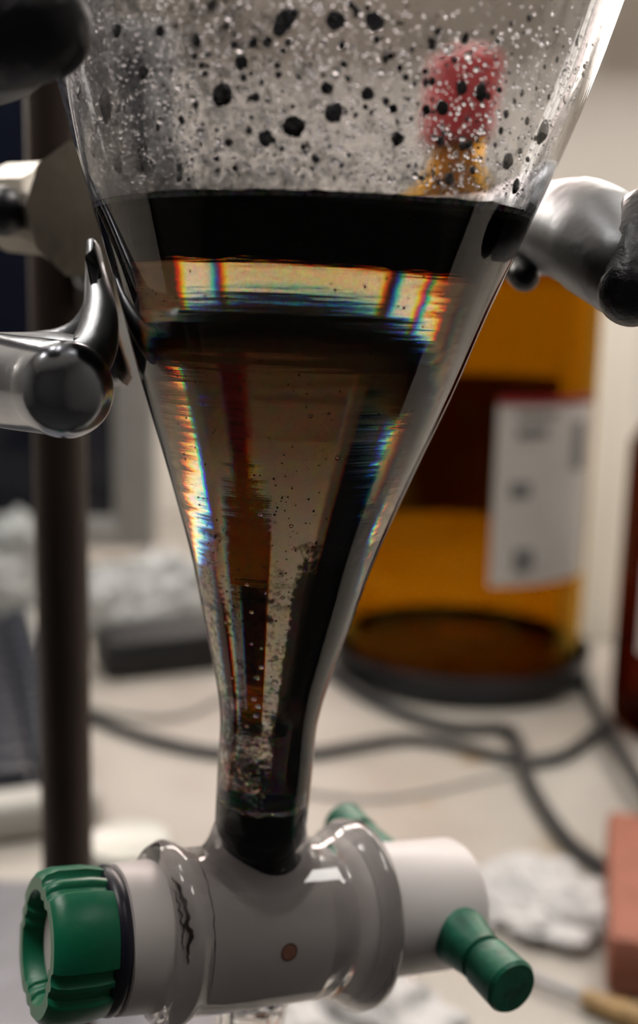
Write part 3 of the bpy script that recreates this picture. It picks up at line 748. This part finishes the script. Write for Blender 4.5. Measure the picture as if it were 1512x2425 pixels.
# ------------------------------------------------------------------ amber bottle with red cap
def bottle(px, py_base, d_extra, r, H, name, label, mat, cap=True, lab=None):
    fr = ground(px, py_base); c = V((fr.x * (1 + r / fr.y), fr.y + r, 0))
    t = thing(name, label, 'bottle', c)
    z0 = .004
    o = [(z0 + .0, r * .86), (z0 + .004, r * .95), (z0 + .012, r), (H * .61, r), (H * .66, r * .97), (H * .71, r * .86), (H * .76, r * .62), (H * .80, r * .38), (H * .83, r * .285), (H * .90, r * .27), (H * .965, r * .27)]
    o = smooth_prof(o, 4); wt = .004
    i_ = [(max(s, z0 + .007), q - wt) for s, q in reversed(o)]
    vs, fs = lathe(o + i_ + [(z0 + .007, 0)], V((c.x, c.y, 0)), (0, 0, 1), 64, False)
    ob = mesh_obj('body', vs, fs + [tuple(range(64))], mat, t, auto=60)
    if cap:
        R = r * .37
        mesh_obj('cap', *lathe([(H * .86, R * .8), (H * .86, R), (H * .965, R), (H * .99, R * .9), (H, R * .6), (H, 0), (H * .975, 0), (H * .975, R * .8)], V((c.x, c.y, 0)), (0, 0, 1), 72, False, lambda th, s: 1 + .015 * math.cos(36 * th)), 'red_cap', t, auto=40)
    return t, c
def wrap(c, r, z0, z1, a0, a1, name, mat, parent, n=24):
    vs, fs = [], []
    for i in range(n + 1):
        a = a0 + (a1 - a0) * i / n
        for rr in (r, r + .0003):
            for z in (z0, z1): vs.append(V((c.x + rr * math.sin(a), c.y - rr * math.cos(a), z)))
    for i in range(n):
        b, e = i * 4, i * 4 + 4; fs += [(b, b + 1, e + 1, e), (b + 2, e + 2, e + 3, b + 3), (b, e, e + 2, b + 2), (b + 1, b + 3, e + 3, e + 1)]
    fs += [(0, 2, 3, 1), (n * 4, n * 4 + 1, n * 4 + 3, n * 4 + 2)]
    return mesh_obj(name, vs, fs, mat, parent, auto=40)
b1, c1 = bottle(1078, 1675, 0, .076, .374, 'amber_bottle', 'large amber glass bottle with a red cap and white label behind the funnel', 'amber')
def zat(px, py, y): return at_y(px, py, y).z
yl = c1.y - .07
zt, zb = zat(1270, 945, yl), zat(1270, 1385, yl)
lb = wrap(c1, .0765, zb, zt, math.radians(4), math.radians(63), 'label', 'label', b1)
wrap(c1, .0769, zt - .003, zt + .0015, math.radians(4), math.radians(63), 'label_stripe', 'red_print', lb)
def pr(px0, px1, py0, py1, nm='print_block'):
    an = lambda px: math.asin(max(-1, min(1, (at_y(px, 1200, c1.y - .06).x - c1.x) / .0765)))
    wrap(c1, .0769, zat(1240, py1, yl), zat(1240, py0, yl), an(px0), an(px1), nm, 'print', lb, 6)
for q in ((1205, 1300, 975, 990), (1205, 1280, 1012, 1035), (1195, 1245, 1140, 1175), (1212, 1262, 1298, 1352), (1350, 1385, 1000, 1120)): pr(*q)
wrap(c1, .0764, zat(1000, 1215, c1.y + .07), zat(1000, 880, c1.y + .07), math.radians(120), math.radians(262), 'back_label', 'label', b1)
mesh_obj('round_tray', *lathe([(0, 0), (0, .078), (.003, .081), (.018, .084), (.0195, .083), (.0185, .0815), (.004, .079), (.0035, 0)], V((c1.x, c1.y, 0)), (0, 0, 1), 64, False), 'tray', None, auto=40)
tag(bpy.data.objects['round_tray'], 'shallow round black tray under the red-capped amber bottle', 'tray')
b2, c2 = bottle(1640, 1800, 0, .047, .24, 'amber_bottle', 'dark reddish brown glass bottle beside the slim white box', 'amber_dark', True)
wrap(c2, .0475, .05, .10, math.radians(-62), math.radians(40), 'label', 'label', b2)
# slim white carton between the bottles
cp = at_y(1436, 1200, .755)
mesh_obj('plastic_box', *box((cp.x - .001, .765, .130), (.029, .03, .27), bev=.0015), 'translucent', None, auto=40)
tag(bpy.data.objects['plastic_box'], 'slim tall translucent white plastic box standing between two brown bottles', 'box')

# ------------------------------------------------------------------ monitor and keyboard
mx = at_y(370, 1200, .9).x; mzb = at_y(370, 1292, .9).z; mzt = mzb + .41; mw = .52
mo = thing('monitor', 'switched-off monitor with a grey frame and black screen', 'monitor', (mx - mw / 2, .94, 0))
mesh_obj('frame', *join(box((mx - .0165, .90, (mzb + mzt) / 2), (.033, .03, mzt - mzb), bev=.003), box((mx - mw + .0165, .90, (mzb + mzt) / 2), (.033, .03, mzt - mzb), bev=.003),
         box((mx - mw / 2, .90, mzb + .013), (mw - .06, .03, .026), bev=.002), box((mx - mw / 2, .90, mzt - .013), (mw - .06, .03, .026), bev=.002),
         box((mx - mw / 2, .922, (mzb + mzt) / 2), (mw - .02, .028, mzt - mzb - .02), bev=.004)), 'bezel', mo, auto=40)
mesh_obj('screen', *box((mx - mw / 2, .899, (mzb + mzt) / 2), (mw - .064, .02, mzt - mzb - .05), bev=.001), 'screen', mo, auto=40)
mesh_obj('stand', *join(box((mx - mw / 2, .965, .09), (.05, .03, .17), bev=.004), box((mx - mw / 2, .96, .006), (.2, .14, .012), bev=.004)), 'bezel', mo, auto=40)
kf, kb = ground(243, 1975), ground(95, 1500)
kd = V((kb.x - kf.x, kb.y - kf.y, 0)); kl = kd.length; kdn = kd.normalized(); kr = V((kdn.y, -kdn.x, 0)); ka = math.atan2(kdn.y, kdn.x) - math.pi / 2
KW = .135
kc_ = V((kf.x, kf.y, 0)) + kdn * kl / 2 - kr * KW / 2
kb_ = thing('keyboard', 'keyboard with black keys in a pale grey case beside the rod', 'keyboard', kc_)
mesh_obj('case', *box(kc_ + V((0, 0, .010)), (KW, kl, .018), ka, .005, 3), 'case', kb_, auto=40)
mesh_obj('key_bed', *box(kc_ + V((0, 0, .0192)), (KW - .022, kl - .03, .002), ka, .001), 'key', kb_, auto=40)
km = None
nrow, ncol = 6, int((kl - .034) / .0205)
for i in range(nrow):
    for j in range(ncol):
        c = kc_ + kr * (-(KW - .03) / 2 + .010 + i * .0190 - .003) + kdn * (-(kl - .034) / 2 + .0102 + j * .0205) + V((0, 0, .0228))
        if km is None:
            ko = mesh_obj('key', *box(V((0, 0, 0)) + ORG[kb_], (.0165, .0178, .0065), ka, .0018, 2), 'key', kb_, auto=40); km = ko.data
        else:
            ko = bpy.data.objects.new('key', km); COL.objects.link(ko); ko.parent = kb_
        ko.location = c - ORG[kb_]

# ------------------------------------------------------------------ loose things on the bench
def blob(name, c, size, seed, amp, mat, label, cat, freq=22, rot=0, sub=4, squash=.0):
    bm = bmesh.new(); bmesh.ops.create_icosphere(bm, subdivisions=sub + 1, radius=1)
    vs = []
    R = Matrix.Rotation(rot, 3, 'Z')
    for v in bm.verts:
        p = v.co.copy(); q = V((p.x * size[0], p.y * size[1], p.z * size[2]))
        n = 0; f = freq
        for o in range(3): n += (abs(mnoise.noise(q * f + V((seed, seed * 2, 0)))) * 2 - .6) / (o + 1); f *= 2.1
        q += p * n * amp; q.z = max(q.z, -size[2] * .55)
        vs.append(R @ q + V(c))
    bm.verts.index_update(); fs = [tuple(v.index for v in f.verts) for f in bm.faces]; bm.free()
    mz = min(v.z for v in vs); vs = [v - V((0, 0, mz - .0003)) for v in vs]
    return tag(mesh_obj(name, vs, fs, mat, None, auto=50), label, cat)
g = ground(355, 1545)
blob('plastic_bag', (g.x, g.y + .055, 0), (.062, .045, .034), 3, .012, 'bag', 'crumpled clear plastic bag lying behind the black power adapter', 'bag', 26)
g = ground(40, 1480)
blob('plastic_bag', (g.x - .03, kb.y + .075, 0), (.055, .038, .04), 9, .014, 'bag', 'crumpled clear plastic bag lying behind the keyboard', 'bag', 30)
g = ground(385, 1600)
ad = thing('power_adapter', 'black power adapter brick in front of the crumpled plastic bag', 'adapter', (g.x, g.y + .02, 0))
mesh_obj('body', *box((g.x, g.y + .02, .0135), (.088, .042, .026), math.radians(24), .006, 3), 'adapter', ad, auto=40)
mesh_obj('seam', *box((g.x, g.y + .02, .0135), (.0886, .0426, .0012), math.radians(24), 0), 'key', ad, auto=40)
def cable(pts, r, mat, name, label, z=None, per=8):
    P = []
    for q in pts:
        h = q[2] if len(q) > 2 else 0; p = ground(q[0], q[1], r + h); P.append(V((p.x, p.y, r + h + .0002)))
    return tag(mesh_obj(name, *tube(spline(P, per), r, 12), mat), label, 'cable')
cable([(190, 1690), (330, 1742), (480, 1778), (650, 1792), (760, 1782), (950, 1752), (1080, 1765), (1230, 1802, .0), (1330, 1792), (1405, 1742), (1450, 1715)], .0031, 'cable', 'power_cable', 'black cable running across the bench behind the funnel neck')
cable([(760, 1572), (800, 1605), (860, 1645), (960, 1692), (1080, 1724), (1195, 1728), (1232, 1770, .004), (1252, 1850, .001), (1330, 1975), (1420, 2050), (1560, 2130)], .0036, 'cable', 'power_cable', 'black cable bending sharply in front of the round tray')
cable([(1345, 1500), (1372, 1570), (1402, 1650), (1450, 1745, .007), (1512, 1850, .007), (1580, 1950, .0)], .0034, 'cable', 'power_cable', 'black cable running past the foot of the dark brown bottle')
cable([(190, 1668), (300, 1695), (400, 1698), (480, 1675), (560, 1630), (620, 1590)], .0018, 'grey_cable', 'thin_cable', 'thin grey cable curving behind the rod and funnel neck')
cable([(700, 1872), (800, 1888), (900, 1892), (1020, 1875), (1120, 1852), (1215, 1832)], .0011, 'grey_cable', 'thin_cable', 'thin pale wire lying on the bench behind the white knob')
cable([(180, 1350), (260, 1325), (350, 1330), (400, 1370), (380, 1405), (300, 1395), (230, 1400)], .0030, 'white_cable', 'white_cable', 'white cable loop lying below the monitor')
cable([(330, 1310), (400, 1330), (430, 1380), (470, 1420), (560, 1440)], .0026, 'grey_cable', 'grey_cable', 'grey cable trailing from the monitor towards the bottle')
# white jar behind the stopcock
g = ground(285, 2360)
jr = thing('white_jar', 'small white plastic jar with a screw lid beside the rod', 'jar', (g.x, g.y + .017, 0))
gc = V((g.x, g.y + .017, 0))
mesh_obj('body', *lathe([(0, 0), (.0002, .0125), (.0015, .0135), (.030, .0135), (.032, .014), (.036, .013), (.036, 0)], gc, (0, 0, 1), 48, False), 'white_plastic', jr, auto=40)
mesh_obj('lid', *lathe([(.033, .0120), (.033, .0152), (.046, .0152), (.0475, .0142), (.0465, .0122), (.0465, 0)], gc, (0, 0, 1), 80, False, lambda th, t: 1 + .012 * math.cos(40 * th)), 'white_plastic', jr, auto=40)
# tissues, card box, spatula, glass tube near the lower edge
g = ground(860, 2440)
blob('paper_tissue', (g.x, g.y, 0), (.030, .022, .010), 5, .008, 'tissue', 'crumpled white paper tissue on the bench below the stopcock', 'tissue', 45)
g = ground(1270, 2150)
blob('paper_tissue', (g.x, g.y, 0), (.030, .034, .008), 12, .007, 'tissue', 'rumpled white tissue between the green handle and reddish box', 'tissue', 40, .4)
g = ground(1500, 2200)
mesh_obj('cardboard_box', *box((g.x + .015, g.y, .0115), (.05, .10, .022), math.radians(-14), .003, 2), 'card', None, auto=40)
tag(bpy.data.objects['cardboard_box'], 'low reddish brown cardboard box at the bench under the black cable', 'box')
sp0, sp1, sp2 = ground(1225, 2300, .004), ground(1405, 2372, .004), ground(1600, 2440, .005)
sp = thing('spatula', 'thin metal spatula with a tan wooden handle lying on the bench', 'spatula', (sp1.x, sp1.y, .0))
mesh_obj('blade', *tube([sp0, (sp0 + sp1) / 2, sp1], .0015, 12), 'steel', sp)
mesh_obj('handle', *tube([sp1 - (sp1 - sp0) * .05, (sp1 + sp2) / 2, sp2], [.0032, .0040, .0042], 18), 'wood', sp)
g0, g1 = ground(925, 2270, .003), ground(1075, 2470, .003)
mesh_obj('glass_tube', *lathe([(0, .0018), (0, .0032), ((g1 - g0).length, .0032), ((g1 - g0).length, .0018)], g0 + V((0, 0, .0005)), g1 - g0, 24), 'glass', None, auto=40)
tag(bpy.data.objects['glass_tube'], 'clear glass tube lying on the bench under the stopcock knob', 'tube')
bpy.context.view_layer.update()
